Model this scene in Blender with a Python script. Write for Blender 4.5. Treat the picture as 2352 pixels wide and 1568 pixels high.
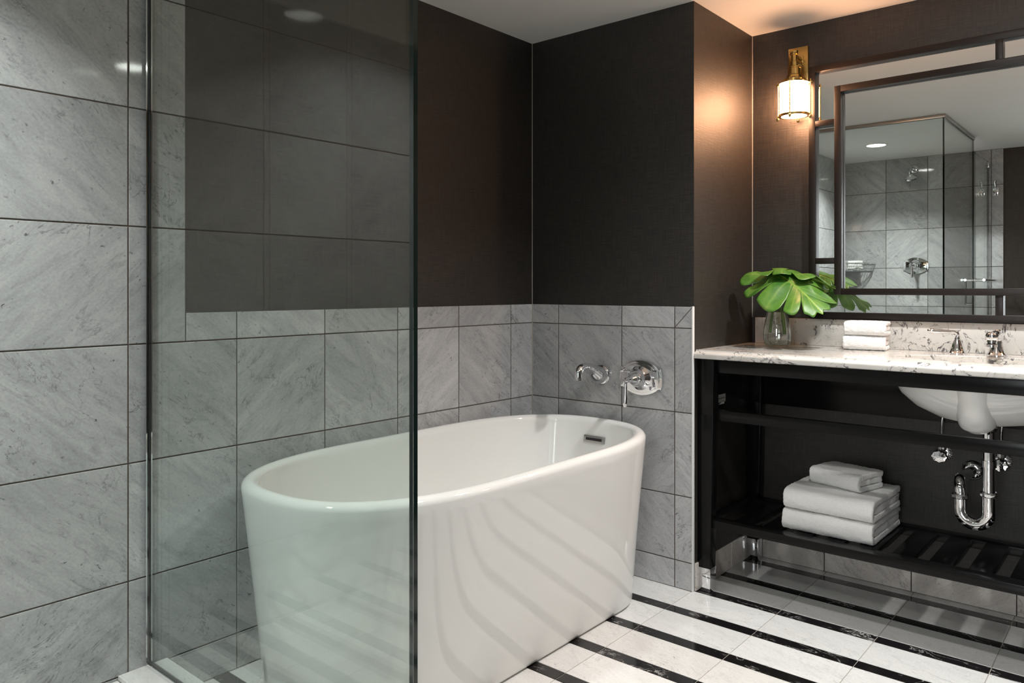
import bpy, bmesh, math, random
from mathutils import Vector, Matrix, noise

sc = bpy.context.scene
for _o in list(bpy.data.objects):
    bpy.data.objects.remove(_o)
COL = sc.collection
PI = math.pi

# ------------------------------------------------------------------ camera
cam_data = bpy.data.cameras.new('camera')
cam = bpy.data.objects.new('camera', cam_data)
COL.objects.link(cam)
cam.location = (0.0, 0.0, 1.10)
cam.rotation_euler = (PI / 2, 0.0, math.radians(40.448))
cam_data.sensor_fit = 'HORIZONTAL'
cam_data.sensor_width = 36.0
cam_data.lens = 36.0 * 1756.0 / 2352.0
cam_data.shift_y = -(784.0 - 661.0) / 2352.0
cam_data.clip_start = 0.01
sc.camera = cam

# ------------------------------------------------------------------ world, colour management
world = bpy.data.worlds.new('world')
sc.world = world
world.use_nodes = True
world.node_tree.nodes['Background'].inputs[0].default_value = (0.9, 0.93, 1.0, 1)
world.node_tree.nodes['Background'].inputs[1].default_value = 0.0
sc.view_settings.view_transform = 'Standard'
sc.view_settings.look = 'None'
sc.view_settings.gamma = 1.0
sc.view_settings.use_curve_mapping = False
sc.view_settings.exposure = 0.13
sc.cycles.use_denoising = True
sc.cycles.max_bounces = 14
sc.cycles.diffuse_bounces = 6
sc.cycles.glossy_bounces = 6
sc.cycles.transmission_bounces = 10
sc.cycles.transparent_max_bounces = 24
sc.cycles.sample_clamp_indirect = 8.0
sc.cycles.caustics_reflective = False
sc.cycles.caustics_refractive = True

# light levels of the room's own lamps and of the added fill lights
DOWNLIGHTS = [  # x, y, watts, beam degrees, label
    (-0.42, 2.40, 17.0, 130, 'round recessed ceiling downlight close in front of the vanity sink'),
    (-0.39, 1.57, 7.0, 140, 'round recessed ceiling downlight over the middle of the striped floor'),
    (-1.59, 0.12, 18.0, 122, 'round recessed ceiling downlight inside the glass shower'),
    (-0.15, 0.35, 3.5, 140, 'added round ceiling fill light, unseen, between the shower and the right wall'),  # added fill lamp, no known fitting at this spot
]
DOWN_COL = (0.99, 0.985, 0.96)
SCONCE_STRENGTH = 92.0
SCONCE_COL = (1.0, 0.51, 0.27)
FILL_STRENGTH = 9     # glow of the made-up hall window, added as fill behind the camera

# ------------------------------------------------------------------ room measures
XA, YB, XC, YD = -2.04, 2.527, -1.295, 3.05
XR, YF, ZC = 0.46, -0.64, 2.139
CAP, ROW = 1.033, [0.0, 0.102, 0.340, 0.645, 0.953, 1.260, 1.568, 1.873, ZC]
GX, GY = -1.003, 0.91          # shower glass: side plane and front plane
SHOWER_Z, CURB_Z = 0.095, 0.108

# ------------------------------------------------------------------ node helpers
def mat_new(name):
    m = bpy.data.materials.new(name)
    m.use_nodes = True
    nt = m.node_tree
    return m, nt, nt.nodes['Principled BSDF']

def nd(nt, typ, **kw):
    n = nt.nodes.new(typ)
    for k, v in kw.items():
        if k.startswith('i_'):
            n.inputs[k[2:].replace('_', ' ')].default_value = v
        else:
            setattr(n, k, v)
    return n

def lk(nt, a, b):
    nt.links.new(a, b)

def ramp(nt, fac, stops):
    r = nt.nodes.new('ShaderNodeValToRGB')
    e = r.color_ramp.elements
    while len(e) < len(stops):
        e.new(0.5)
    for i, (p, c) in enumerate(stops):
        e[i].position = p
        e[i].color = c if len(c) == 4 else (c[0], c[1], c[2], 1)
    lk(nt, fac, r.inputs[0])
    return r.outputs[0]

def g(v):
    return (v, v, v, 1)

def mapping(nt, vec, scale=(1, 1, 1), rot=(0, 0, 0), loc=(0, 0, 0)):
    m = nt.nodes.new('ShaderNodeMapping')
    m.inputs['Scale'].default_value = scale
    m.inputs['Rotation'].default_value = rot
    m.inputs['Location'].default_value = loc
    lk(nt, vec, m.inputs[0])
    return m.outputs[0]

def noise_tex(nt, vec, scale, detail=4, rough=0.55, dist=0.0):
    n = nt.nodes.new('ShaderNodeTexNoise')
    n.inputs['Scale'].default_value = scale
    n.inputs['Detail'].default_value = detail
    n.inputs['Roughness'].default_value = rough
    n.inputs['Distortion'].default_value = dist
    lk(nt, vec, n.inputs['Vector'])
    return n.outputs[0]

def mth(nt, op, a, b=None, clamp=False):
    n = nt.nodes.new('ShaderNodeMath')
    n.operation = op
    n.use_clamp = clamp
    for i, v in enumerate((a, b)):
        if v is None:
            continue
        if isinstance(v, (int, float)):
            n.inputs[i].default_value = v
        else:
            lk(nt, v, n.inputs[i])
    return n.outputs[0]

def mixc(nt, fac, a, b, mode='MIX'):
    n = nt.nodes.new('ShaderNodeMix')
    n.data_type = 'RGBA'
    n.blend_type = mode
    n.clamp_factor = True
    for s, v in ((n.inputs[0], fac), (n.inputs[6], a), (n.inputs[7], b)):
        if isinstance(v, (int, float)):
            s.default_value = v
        elif isinstance(v, tuple):
            s.default_value = v
        else:
            lk(nt, v, s)
    return n.outputs[2]

def bump(nt, height, strength, dist, bsdf):
    b = nt.nodes.new('ShaderNodeBump')
    b.inputs['Strength'].default_value = strength
    b.inputs['Distance'].default_value = dist
    lk(nt, height, b.inputs['Height'])
    lk(nt, b.outputs[0], bsdf.inputs['Normal'])

# ------------------------------------------------------------------ materials
def marble(name, base, mid, dark, vein_amt, speck_amt, rough, ang=0.72, warm=0.0):
    m, nt, b = mat_new(name)
    uv = nt.nodes.new('ShaderNodeUVMap').outputs[0]
    tone = nd(nt, 'ShaderNodeAttribute', attribute_name='tone').outputs['Fac']
    rot = mapping(nt, uv, rot=(0, 0, ang))
    st = mapping(nt, rot, scale=(1.0, 3.6, 1.0))
    cloud = noise_tex(nt, st, 3.2, 8, 0.68, 1.0)
    cl = ramp(nt, cloud, [(0.30, g(0)), (0.70, g(1))])
    col = mixc(nt, cl, base, mid)
    # broken diagonal streaks, dense in some parts and absent in others
    streak = noise_tex(nt, mapping(nt, rot, scale=(1.0, 4.2, 1.0), loc=(3, 7, 0)), 9.0, 9, 0.74, 1.3)
    sk = ramp(nt, streak, [(0.50, g(0)), (0.70, g(1))])
    g0 = ramp(nt, noise_tex(nt, mapping(nt, rot, scale=(1.0, 1.8, 1.0), loc=(8, 1, 0)), 2.6, 4), [(0.36, g(0.25)), (0.66, g(1))])
    col = mixc(nt, mth(nt, 'MULTIPLY', mth(nt, 'MULTIPLY', sk, g0), 0.62 * vein_amt), col, dark)
    # thin ridged veins
    vn = noise_tex(nt, mapping(nt, rot, scale=(1.0, 2.0, 1.0), loc=(11, 2, 0)), 5.0, 8, 0.66, 1.6)
    ridge = mth(nt, 'ABSOLUTE', mth(nt, 'SUBTRACT', vn, 0.5))
    vr = ramp(nt, ridge, [(0.0, g(1)), (0.017, g(0))])
    gate = ramp(nt, noise_tex(nt, mapping(nt, uv, loc=(5, 9, 0)), 4.5, 4), [(0.44, g(0)), (0.62, g(1))])
    brk = ramp(nt, noise_tex(nt, mapping(nt, uv, loc=(2, 2, 0)), 38.0, 3), [(0.38, g(0.15)), (0.58, g(1))])
    col = mixc(nt, mth(nt, 'MULTIPLY', mth(nt, 'MULTIPLY', mth(nt, 'MULTIPLY', vr, gate), brk), 0.95 * vein_amt), col, (dark[0] * .8, dark[1] * .8, dark[2] * .8, 1))
    # small dark pits gathered along the streaks
    sp = noise_tex(nt, mapping(nt, rot, scale=(1.0, 1.5, 1.0)), 62.0, 4, 0.6, 0.5)
    sr = ramp(nt, sp, [(0.625, g(0)), (0.70, g(1))])
    g2 = ramp(nt, noise_tex(nt, mapping(nt, rot, scale=(1.0, 2.0, 1.0), loc=(1, 4, 0)), 6.0, 4), [(0.46, g(0)), (0.60, g(1))])
    col = mixc(nt, mth(nt, 'MULTIPLY', mth(nt, 'MULTIPLY', sr, g2), speck_amt), col, (dark[0] * .4, dark[1] * .4, dark[2] * .42, 1))
    grain = noise_tex(nt, uv, 150.0, 3, 0.6)
    col = mixc(nt, 0.10, col, ramp(nt, grain, [(0.35, g(0.22)), (0.65, g(0.85))]))
    tc = nt.nodes.new('ShaderNodeCombineColor')
    for i in range(3):
        lk(nt, tone, tc.inputs[i])
    col = mixc(nt, 1.0, col, tc.outputs[0], 'MULTIPLY')
    lk(nt, col, b.inputs['Base Color'])
    b.inputs['Roughness'].default_value = rough
    b.inputs['Specular IOR Level'].default_value = 0.5
    return m

M = {}
M['marble'] = marble('carrara_marble', (0.560, 0.563, 0.570, 1), (0.355, 0.362, 0.376, 1), (0.15, 0.154, 0.162, 1), 1.05, 0.95, 0.055)
M['marble_base'] = marble('warm_carrara_marble', (0.66, 0.61, 0.56, 1), (0.46, 0.425, 0.39, 1), (0.19, 0.175, 0.16, 1), 1.0, 0.7, 0.08)
M['floor_white'] = marble('white_marble', (0.80, 0.79, 0.77, 1), (0.71, 0.705, 0.69, 1), (0.36, 0.36, 0.35, 1), 0.6, 0.6, 0.07, ang=0.35)

def black_marble():
    m, nt, b = mat_new('black_marble')
    uv = nt.nodes.new('ShaderNodeUVMap').outputs[0]
    vn = noise_tex(nt, mapping(nt, uv, rot=(0, 0, 0.8), scale=(1, 2, 1)), 9.0, 7, 0.62, 1.2)
    ridge = mth(nt, 'ABSOLUTE', mth(nt, 'SUBTRACT', vn, 0.5))
    vr = ramp(nt, ridge, [(0.0, g(1)), (0.016, g(0))])
    gate = ramp(nt, noise_tex(nt, uv, 7.5, 3), [(0.48, g(0)), (0.66, g(1))])
    col = mixc(nt, mth(nt, 'MULTIPLY', vr, gate), (0.010, 0.009, 0.0095, 1), (0.55, 0.54, 0.52, 1))
    lk(nt, col, b.inputs['Base Color'])
    b.inputs['Roughness'].default_value = 0.10
    return m
M['floor_black'] = black_marble()

def quartz():
    m, nt, b = mat_new('white_quartz')
    co = nt.nodes.new('ShaderNodeTexCoord').outputs['Object']
    base = ramp(nt, noise_tex(nt, co, 9.0, 4), [(0.3, (0.60, 0.575, 0.54)), (0.7, (0.52, 0.50, 0.47))])
    vn = noise_tex(nt, co, 10.5, 6, 0.58, 1.2)
    ridge = mth(nt, 'ABSOLUTE', mth(nt, 'SUBTRACT', vn, 0.5))
    vr = ramp(nt, ridge, [(0.0, g(1)), (0.008, g(0.9)), (0.020, g(0))])
    gate = ramp(nt, noise_tex(nt, mapping(nt, co, loc=(4, 3, 1)), 8.0, 3), [(0.43, g(0)), (0.50, g(1))])
    brk = ramp(nt, noise_tex(nt, co, 60.0, 2), [(0.42, g(0)), (0.55, g(1))])
    vn2 = noise_tex(nt, mapping(nt, co, loc=(7, 5, 2)), 17.0, 6, 0.6, 1.6)
    vr2 = ramp(nt, mth(nt, 'ABSOLUTE', mth(nt, 'SUBTRACT', vn2, 0.5)), [(0.0, g(0.8)), (0.014, g(0))])
    gate2 = ramp(nt, noise_tex(nt, mapping(nt, co, loc=(1, 8, 3)), 6.0, 3), [(0.47, g(0)), (0.56, g(1))])
    vr = mth(nt, 'MAXIMUM', mth(nt, 'MULTIPLY', vr, gate), mth(nt, 'MULTIPLY', vr2, gate2))
    f = mth(nt, 'MULTIPLY', vr, mth(nt, 'ADD', mth(nt, 'MULTIPLY', brk, 0.75), 0.25))
    col = mixc(nt, f, base, (0.075, 0.075, 0.08, 1))
    lk(nt, col, b.inputs['Base Color'])
    b.inputs['Roughness'].default_value = 0.14
    return m
M['quartz'] = quartz()

def wallpaper():
    m, nt, b = mat_new('dark_linen_wallpaper')
    uv = nt.nodes.new('ShaderNodeUVMap').outputs[0]
    h = noise_tex(nt, mapping(nt, uv, scale=(14, 250, 1)), 1.0, 4, 0.65)
    v = noise_tex(nt, mapping(nt, uv, scale=(220, 12, 1), loc=(9, 3, 0)), 1.0, 4, 0.65)
    w = mth(nt, 'ADD', mth(nt, 'MULTIPLY', h, 0.55), mth(nt, 'MULTIPLY', v, 0.45))
    big = noise_tex(nt, uv, 1.6, 3)
    c = ramp(nt, w, [(0.40, (0.0050, 0.0041, 0.0033)), (0.62, (0.034, 0.0270, 0.0210))])
    c = mixc(nt, mth(nt, 'MULTIPLY', big, 0.35), c, (0.013, 0.011, 0.009, 1))
    lk(nt, c, b.inputs['Base Color'])
    b.inputs['Roughness'].default_value = 0.54
    b.inputs['Specular IOR Level'].default_value = 0.68
    bump(nt, w, 0.6, 0.0016, b)
    return m
M['wallpaper'] = wallpaper()

def simple(name, col, rough=0.5, metal=0.0, spec=0.5, bumps=None, coat=0.0, var=None):
    m, nt, b = mat_new(name)
    b.inputs['Base Color'].default_value = (col[0], col[1], col[2], 1)
    b.inputs['Roughness'].default_value = rough
    b.inputs['Metallic'].default_value = metal
    b.inputs['Specular IOR Level'].default_value = spec
    if coat:
        b.inputs['Coat Weight'].default_value = coat
        b.inputs['Coat Roughness'].default_value = 0.06
    co = nt.nodes.new('ShaderNodeTexCoord').outputs['Object']
    if var:
        n = noise_tex(nt, co, var[0], 4)
        a = tuple(c * (1 - var[1]) for c in col) + (1,)
        d = tuple(min(1, c * (1 + var[1])) for c in col) + (1,)
        lk(nt, mixc(nt, n, a, d), b.inputs['Base Color'])
    if bumps:
        bump(nt, noise_tex(nt, co, bumps[0], 4), bumps[1], bumps[2], b)
    return m

M['paint'] = simple('ceiling_paint', (0.74, 0.73, 0.70), 0.7, bumps=(180, 0.08, 0.001), var=(3, 0.02))
M['grout'] = simple('wall_grout', (0.095, 0.076, 0.062), 0.9, var=(40, 0.1))
M['floor_grout'] = simple('floor_grout', (0.36, 0.33, 0.29), 0.8, var=(40, 0.1))
M['caulk'] = simple('caulk', (0.30, 0.28, 0.25), 0.6, var=(20, 0.08))
M['acrylic'] = simple('white_acrylic', (0.80, 0.80, 0.785), 0.06, var=(4, 0.008))
M['ceramic'] = simple('white_ceramic', (0.80, 0.79, 0.76), 0.08, coat=0.4, var=(4, 0.008))
M['chrome'] = simple('chrome', (0.80, 0.80, 0.81), 0.04, 1.0, var=(6, 0.02))
M['steel'] = simple('brushed_nickel', (0.42, 0.41, 0.40), 0.32, 1.0, var=(60, 0.06))
M['dark_slot'] = simple('dark_slot', (0.01, 0.01, 0.01), 0.6, var=(30, 0.1))
M['espresso'] = simple('black_lacquered_wood', (0.0048, 0.0045, 0.0045), 0.22, spec=0.2, var=(9, 0.12), bumps=(60, 0.03, 0.001))
M['frame'] = simple('dark_bronze_metal', (0.011, 0.0078, 0.0066), 0.38, 0.0, spec=0.3, var=(12, 0.15))
M['brass'] = simple('aged_brass', (0.42, 0.305, 0.11), 0.24, 1.0, var=(30, 0.10))
M['mirror'] = simple('mirror_silver', (0.86, 0.88, 0.865), 0.0, 1.0, var=(1, 0.003))
M['paper'] = simple('grey_paper', (0.34, 0.34, 0.32), 0.6, var=(30, 0.05))
M['flat_white'] = simple('flat_white', (0.75, 0.75, 0.72), 0.6, var=(30, 0.03))
M['ink'] = simple('ink', (0.05, 0.05, 0.05), 0.7, var=(30, 0.05))
M['stem'] = simple('green_stem', (0.13, 0.22, 0.035), 0.4, var=(30, 0.15))
M['trim_white'] = simple('white_trim', (0.75, 0.75, 0.74), 0.35, var=(10, 0.02))
M['header'] = simple('satin_aluminium', (0.42, 0.41, 0.38), 0.3, 0.6, var=(30, 0.05))

def terry():
    m, nt, b = mat_new('white_terry')
    co = nt.nodes.new('ShaderNodeTexCoord').outputs['Object']
    n = noise_tex(nt, co, 420.0, 3, 0.6)
    n2 = noise_tex(nt, co, 40.0, 3, 0.6)
    c = ramp(nt, n, [(0.3, (0.76, 0.755, 0.745)), (0.65, (0.87, 0.865, 0.85))])
    lk(nt, c, b.inputs['Base Color'])
    b.inputs['Roughness'].default_value = 0.95
    b.inputs['Specular IOR Level'].default_value = 0.1
    b.inputs['Sheen Weight'].default_value = 0.25
    bump(nt, mth(nt, 'ADD', n, mth(nt, 'MULTIPLY', n2, 0.6)), 0.7, 0.002, b)
    return m
M['terry'] = terry()

def leaf_mat():
    m, nt, b = mat_new('monstera_leaf')
    co = nt.nodes.new('ShaderNodeTexCoord').outputs['Object']
    rib = nd(nt, 'ShaderNodeAttribute', attribute_name='rib').outputs['Fac']
    n = noise_tex(nt, co, 14.0, 4, 0.6, 0.5)
    c = ramp(nt, n, [(0.32, (0.040, 0.145, 0.018)), (0.55, (0.105, 0.255, 0.035)), (0.75, (0.20, 0.27, 0.065))])
    c = mixc(nt, rib, c, (0.36, 0.50, 0.10, 1))
    lk(nt, c, b.inputs['Base Color'])
    b.inputs['Roughness'].default_value = 0.36
    b.inputs['Coat Weight'].default_value = 0.05
    tr = nt.nodes.new('ShaderNodeBsdfTranslucent')
    lk(nt, mixc(nt, 1.0, c, (1.0, 1.25, 0.55, 1), 'MULTIPLY'), tr.inputs[0])
    mx = nt.nodes.new('ShaderNodeMixShader')
    mx.inputs[0].default_value = 0.25
    lk(nt, b.outputs[0], mx.inputs[1])
    lk(nt, tr.outputs[0], mx.inputs[2])
    lk(nt, mx.outputs[0], nt.nodes['Material Output'].inputs[0])
    bump(nt, noise_tex(nt, co, 55.0, 3), 0.15, 0.002, b)
    return m
M['leaf'] = leaf_mat()

def thin_glass(name, tint, f0=0.027, rough=0.0):
    m = bpy.data.materials.new(name)
    m.use_nodes = True
    nt = m.node_tree
    nt.nodes.remove(nt.nodes['Principled BSDF'])
    lw = nt.nodes.new('ShaderNodeLayerWeight')
    p = mth(nt, 'POWER', lw.outputs['Facing'], 5.0)
    f = mth(nt, 'ADD', mth(nt, 'MULTIPLY', p, 0.85), f0, True)
    t = nt.nodes.new('ShaderNodeBsdfTransparent')
    t.inputs[0].default_value = (*tint, 1)
    gl = nt.nodes.new('ShaderNodeBsdfGlossy')
    gl.inputs['Roughness'].default_value = rough
    gl.inputs[0].default_value = (1.0, 1.0, 0.98, 1)
    mx = nt.nodes.new('ShaderNodeMixShader')
    lk(nt, f, mx.inputs[0])
    lk(nt, t.outputs[0], mx.inputs[1])
    lk(nt, gl.outputs[0], mx.inputs[2])
    lk(nt, mx.outputs[0], nt.nodes['Material Output'].inputs[0])
    return m
M['glass'] = thin_glass('clear_shower_glass', (0.93, 0.957, 0.948))
M['side_glass'] = M['glass']
M['vase_glass'] = thin_glass('vase_glass', (0.955, 0.965, 0.955), 0.06)
M['glass_edge'] = simple('glass_edge', (0.006, 0.014, 0.012), 0.08, var=(10, 0.1))

def water():
    m, nt, b = mat_new('water')
    b.inputs['Base Color'].default_value = (0.97, 0.98, 0.97, 1)
    b.inputs['Transmission Weight'].default_value = 1.0
    b.inputs['IOR'].default_value = 1.33
    b.inputs['Roughness'].default_value = 0.0
    return m
M['water'] = water()

def emit(name, col, strength):
    m, nt, b = mat_new(name)
    b.inputs['Base Color'].default_value = (0.9, 0.9, 0.9, 1)
    b.inputs['Emission Color'].default_value = (*col, 1)
    b.inputs['Emission Strength'].default_value = strength
    return m
M['sconce_glass'] = emit('glowing_opal_glass', SCONCE_COL, SCONCE_STRENGTH)
M['fill_glow'] = emit('fill_glow_pane', (0.93, 0.97, 1.0), FILL_STRENGTH)
M['lens'] = emit('downlight_lens', (1.0, 0.96, 0.90), 32.0)

# ------------------------------------------------------------------ mesh builders
class MB:
    def __init__(self):
        self.v, self.f, self.mi = [], [], []

    def add(self, verts, faces, mi=0):
        o = len(self.v)
        self.v += [Vector(p) for p in verts]
        self.f += [[i + o for i in fc] for fc in faces]
        self.mi += [mi] * len(faces)
        return self

    def bm(self, b, mi=0):
        b.verts.index_update()
        self.add([v.co.copy() for v in b.verts], [[v.index for v in f.verts] for f in b.faces], mi)
        b.free()
        return self

    def box(self, x0, x1, y0, y1, z0, z1, bev=0.0, seg=2, mi=0, mtx=None):
        b = bmesh.new()
        bmesh.ops.create_cube(b, size=1.0)
        for v in b.verts:
            v.co = Vector((x0 + (v.co.x + .5) * (x1 - x0), y0 + (v.co.y + .5) * (y1 - y0), z0 + (v.co.z + .5) * (z1 - z0)))
        if bev:
            bmesh.ops.bevel(b, geom=list(b.edges), offset=bev, segments=seg, profile=0.5, affect='EDGES')
        if mtx is not None:
            bmesh.ops.transform(b, matrix=mtx, verts=b.verts)
        return self.bm(b, mi)

    def hexa(self, lo, hi, z0, z1, bev=0.0, mi=0):
        """box with separate bottom and top rectangles (x0,x1,y0,y1)"""
        b = bmesh.new()
        P = []
        for (x0, x1, y0, y1), z in ((lo, z0), (hi, z1)):
            P += [b.verts.new(p) for p in ((x0, y0, z), (x1, y0, z), (x1, y1, z), (x0, y1, z))]
        for q in ((3, 2, 1, 0), (4, 5, 6, 7), (0, 1, 5, 4), (1, 2, 6, 5), (2, 3, 7, 6), (3, 0, 4, 7)):
            b.faces.new([P[i] for i in q])
        if bev:
            bmesh.ops.bevel(b, geom=list(b.edges), offset=bev, segments=2, profile=0.5, affect='EDGES')
        return self.bm(b, mi)

    def rings(self, R, cap0=True, cap1=True, mi=0, closed=True):
        n = len(R[0])
        vs = [p for r in R for p in r]
        fs = []
        for i in range(len(R) - 1):
            for j in range(n if closed else n - 1):
                k = (j + 1) % n
                fs.append([i * n + j, i * n + k, (i + 1) * n + k, (i + 1) * n + j])
        if cap0:
            fs.append(list(range(n))[::-1])
        if cap1:
            fs.append([(len(R) - 1) * n + j for j in range(n)])
        return self.add(vs, fs, mi)

    def lathe(self, prof, c=(0, 0, 0), axis='Z', seg=32, cap0=True, cap1=True, mi=0, mtx=None):
        """prof: (radius, height) from bottom to top"""
        R = []
        for r, h in prof:
            ring = []
            for j in range(seg):
                a = 2 * PI * j / seg
                p = Vector((r * math.cos(a), r * math.sin(a), h))
                if axis == 'X':
                    p = Vector((p.z, p.x, p.y))
                elif axis == '-Y':
                    p = Vector((p.x, -p.z, p.y))
                elif axis == 'Y':
                    p = Vector((-p.x, p.z, p.y))
                if mtx is not None:
                    p = mtx @ p
                ring.append(p + Vector(c))
            R.append(ring)
        return self.rings(R, cap0, cap1, mi)

    def tube(self, pts, rad, seg=12, smooth=0, mi=0, flat=1.0):
        pts = [Vector(p) for p in pts]
        if isinstance(rad, (int, float)):
            rad = [rad] * len(pts)
        if smooth:
            q, rr = [], []
            n = len(pts)
            for i in range(n - 1):
                p0, p1, p2, p3 = pts[max(i - 1, 0)], pts[i], pts[i + 1], pts[min(i + 2, n - 1)]
                for s in range(smooth):
                    t = s / smooth
                    q.append(0.5 * ((2 * p1) + (p2 - p0) * t + (2 * p0 - 5 * p1 + 4 * p2 - p3) * t * t + (3 * p1 - p0 - 3 * p2 + p3) * t ** 3))
                    rr.append(rad[i] * (1 - t) + rad[i + 1] * t)
            q.append(pts[-1]); rr.append(rad[-1])
            pts, rad = q, rr
        n = len(pts)
        T = [(pts[min(i + 1, n - 1)] - pts[max(i - 1, 0)]).normalized() for i in range(n)]
        up = Vector((0, 0, 1)) if abs(T[0].z) < 0.9 else Vector((1, 0, 0))
        u = (up - T[0] * up.dot(T[0])).normalized()
        R = []
        for i in range(n):
            u = (u - T[i] * u.dot(T[i])).normalized()
            w = T[i].cross(u)
            R.append([pts[i] + (u * math.cos(2 * PI * j / seg) * flat + w * math.sin(2 * PI * j / seg)) * rad[i] for j in range(seg)])
        return self.rings(R, True, True, mi)

    def prism(self, poly, d0, d1, plane='XZ', bev=0.0, mi=0):
        """poly 2D extruded; plane XZ -> along Y, YZ -> along X, XY -> along Z"""
        b = bmesh.new()
        def P(p, d):
            return {'XZ': (p[0], d, p[1]), 'YZ': (d, p[0], p[1]), 'XY': (p[0], p[1], d)}[plane]
        a = [b.verts.new(P(p, d0)) for p in poly]
        c = [b.verts.new(P(p, d1)) for p in poly]
        n = len(poly)
        fa = b.faces.new(a)
        fc = b.faces.new(c[::-1])
        for i in range(n):
            j = (i + 1) % n
            b.faces.new([a[j], a[i], c[i], c[j]])
        bmesh.ops.recalc_face_normals(b, faces=b.faces)
        if bev:
            ed = [e for e in b.edges if (e.verts[0] in a and e.verts[1] in a) or (e.verts[0] in c and e.verts[1] in c)]
            bmesh.ops.bevel(b, geom=ed, offset=bev, segments=2, profile=0.5, affect='EDGES')
        return self.bm(b, mi)

ORG = {}

def build(name, mb, mats, parent=None, smooth=35, recalc=True, origin=None):
    if not isinstance(mats, (list, tuple)):
        mats = [mats]
    me = bpy.data.meshes.new(name)
    vs = [Vector(p) for p in mb.v]
    if parent is None:
        if origin is None:
            xs = [p.x for p in vs]; ys = [p.y for p in vs]; zs = [p.z for p in vs]
            origin = Vector(((min(xs) + max(xs)) / 2, (min(ys) + max(ys)) / 2, min(zs)))
        org = Vector(origin)
    else:
        org = ORG[parent.name]
    me.from_pydata([tuple(p - org) for p in vs], [], mb.f)
    for m in mats:
        me.materials.append(m)
    me.polygons.foreach_set('material_index', mb.mi)
    if recalc:
        b = bmesh.new()
        b.from_mesh(me)
        bmesh.ops.recalc_face_normals(b, faces=b.faces)
        b.to_mesh(me)
        b.free()
    if smooth:
        me.polygons.foreach_set('use_smooth', [True] * len(me.polygons))
        me.set_sharp_from_angle(angle=math.radians(smooth))
    me.update()
    o = bpy.data.objects.new(name, me)
    COL.objects.link(o)
    if parent is None:
        o.location = org
    else:
        o.parent = parent
    ORG[o.name] = org
    return o

def tag(o, label=None, cat=None, group=None, kind=None):
    if label: o['label'] = label
    if cat: o['category'] = cat
    if group: o['group'] = group
    if kind: o['kind'] = kind
    return o

def thing(name, loc, label, cat, group=None):
    o = bpy.data.objects.new(name, None)
    o.empty_display_size = 0.05
    COL.objects.link(o)
    o.location = loc
    ORG[o.name] = Vector(loc)
    return tag(o, label, cat, group)

def copy_tree(o, parent=None):
    c = o.copy()
    COL.objects.link(c)
    c.parent = parent
    for ch in list(o.children):
        copy_tree(ch, c)
    return c

def struct(o):
    o['kind'] = 'structure'
    return o

# flat rectangle meshes with metre UVs (tiles and wallpaper)
def panel_mesh(name, rects, to3d, normal, mats, parent=None, raise_by=0.0, back=None, gap=0.0, seed=1, tone_rng=(0.86, 1.08), origin=None, bevel=0.0012, offset_uv=True):
    """rects: (u0,u1,v0,v1,mat_index). to3d(u,v)->Vector on the face plane. Each rect a slightly raised tile over a grout sheet."""
    rnd = random.Random(seed)
    V, Fc, MI, UV, TN = [], [], [], [], []
    n = Vector(normal)
    for r in rects:
        u0, u1, v0, v1 = r[:4]
        mi = r[4] if len(r) > 4 else 0
        h = gap / 2
        ou, ov = (rnd.uniform(-40, 40), rnd.uniform(-40, 40)) if offset_uv else (0, 0)
        fl = rnd.choice((-1, 1)) if offset_uv and rnd.random() < 0.45 else 1
        tone = rnd.uniform(*tone_rng)
        base = len(V)
        a = [(u0 + h, v0 + h), (u1 - h, v0 + h), (u1 - h, v1 - h), (u0 + h, v1 - h)]
        if raise_by:
            e = bevel
            i_ = [(u0 + h + e, v0 + h + e), (u1 - h - e, v0 + h + e), (u1 - h - e, v1 - h - e), (u0 + h + e, v1 - h - e)]
            lay = [([to3d(*p) + n * 0 for p in i_], i_), ([to3d(*p) - n * (e * .7) for p in a], a), ([to3d(*p) - n * raise_by for p in a], a)]
            for P, _ in lay:
                V += P
            quads = [(0, 1, 2, 3)]
            for L in (0, 1):
                for j in range(4):
                    k = (j + 1) % 4
                    quads.append((L * 4 + k, L * 4 + j, (L + 1) * 4 + j, (L + 1) * 4 + k))
            allp = [p for _, P in lay for p in P]
        else:
            V += [to3d(*p) for p in a]
            quads = [(0, 1, 2, 3)]
            allp = a
        for q in quads:
            Fc.append([base + i for i in q])
            MI.append(mi)
            TN.append(tone)
            for i in q:
                UV.append((allp[i][0] * fl + ou, allp[i][1] + ov))
    if back is not None:
        u0, u1, v0, v1, dep, mi = back
        base = len(V)
        V += [to3d(*p) - n * dep for p in ((u0, v0), (u1, v0), (u1, v1), (u0, v1))]
        Fc.append([base, base + 1, base + 2, base + 3]); MI.append(mi); TN.append(1.0)
        UV += [(u0, v0), (u1, v0), (u1, v1), (u0, v1)]
    me = bpy.data.meshes.new(name)
    org = Vector(origin) if origin is not None else (ORG[parent.name] if parent else sum(V, Vector()) / len(V))
    # orient the winding towards the normal
    p = [V[i] for i in Fc[0]]
    if (p[1] - p[0]).cross(p[2] - p[0]).dot(n) < 0:
        nf, nu, k = [], [], 0
        for f in Fc:
            L = len(f)
            nf.append(f[::-1]); nu += UV[k:k + L][::-1]; k += L
        Fc, UV = nf, nu
    me.from_pydata([tuple(q - org) for q in V], [], Fc)
    for m in mats:
        me.materials.append(m)
    me.polygons.foreach_set('material_index', MI)
    uvl = me.uv_layers.new(name='UVMap')
    uvl.data.foreach_set('uv', [c for q in UV for c in q])
    at = me.attributes.new('tone', 'FLOAT', 'FACE')
    at.data.foreach_set('value', TN)
    me.update()
    o = bpy.data.objects.new(name, me)
    COL.objects.link(o)
    if parent is not None:
        o.parent = parent
    else:
        o.location = org
    ORG[o.name] = org
    return o

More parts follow.
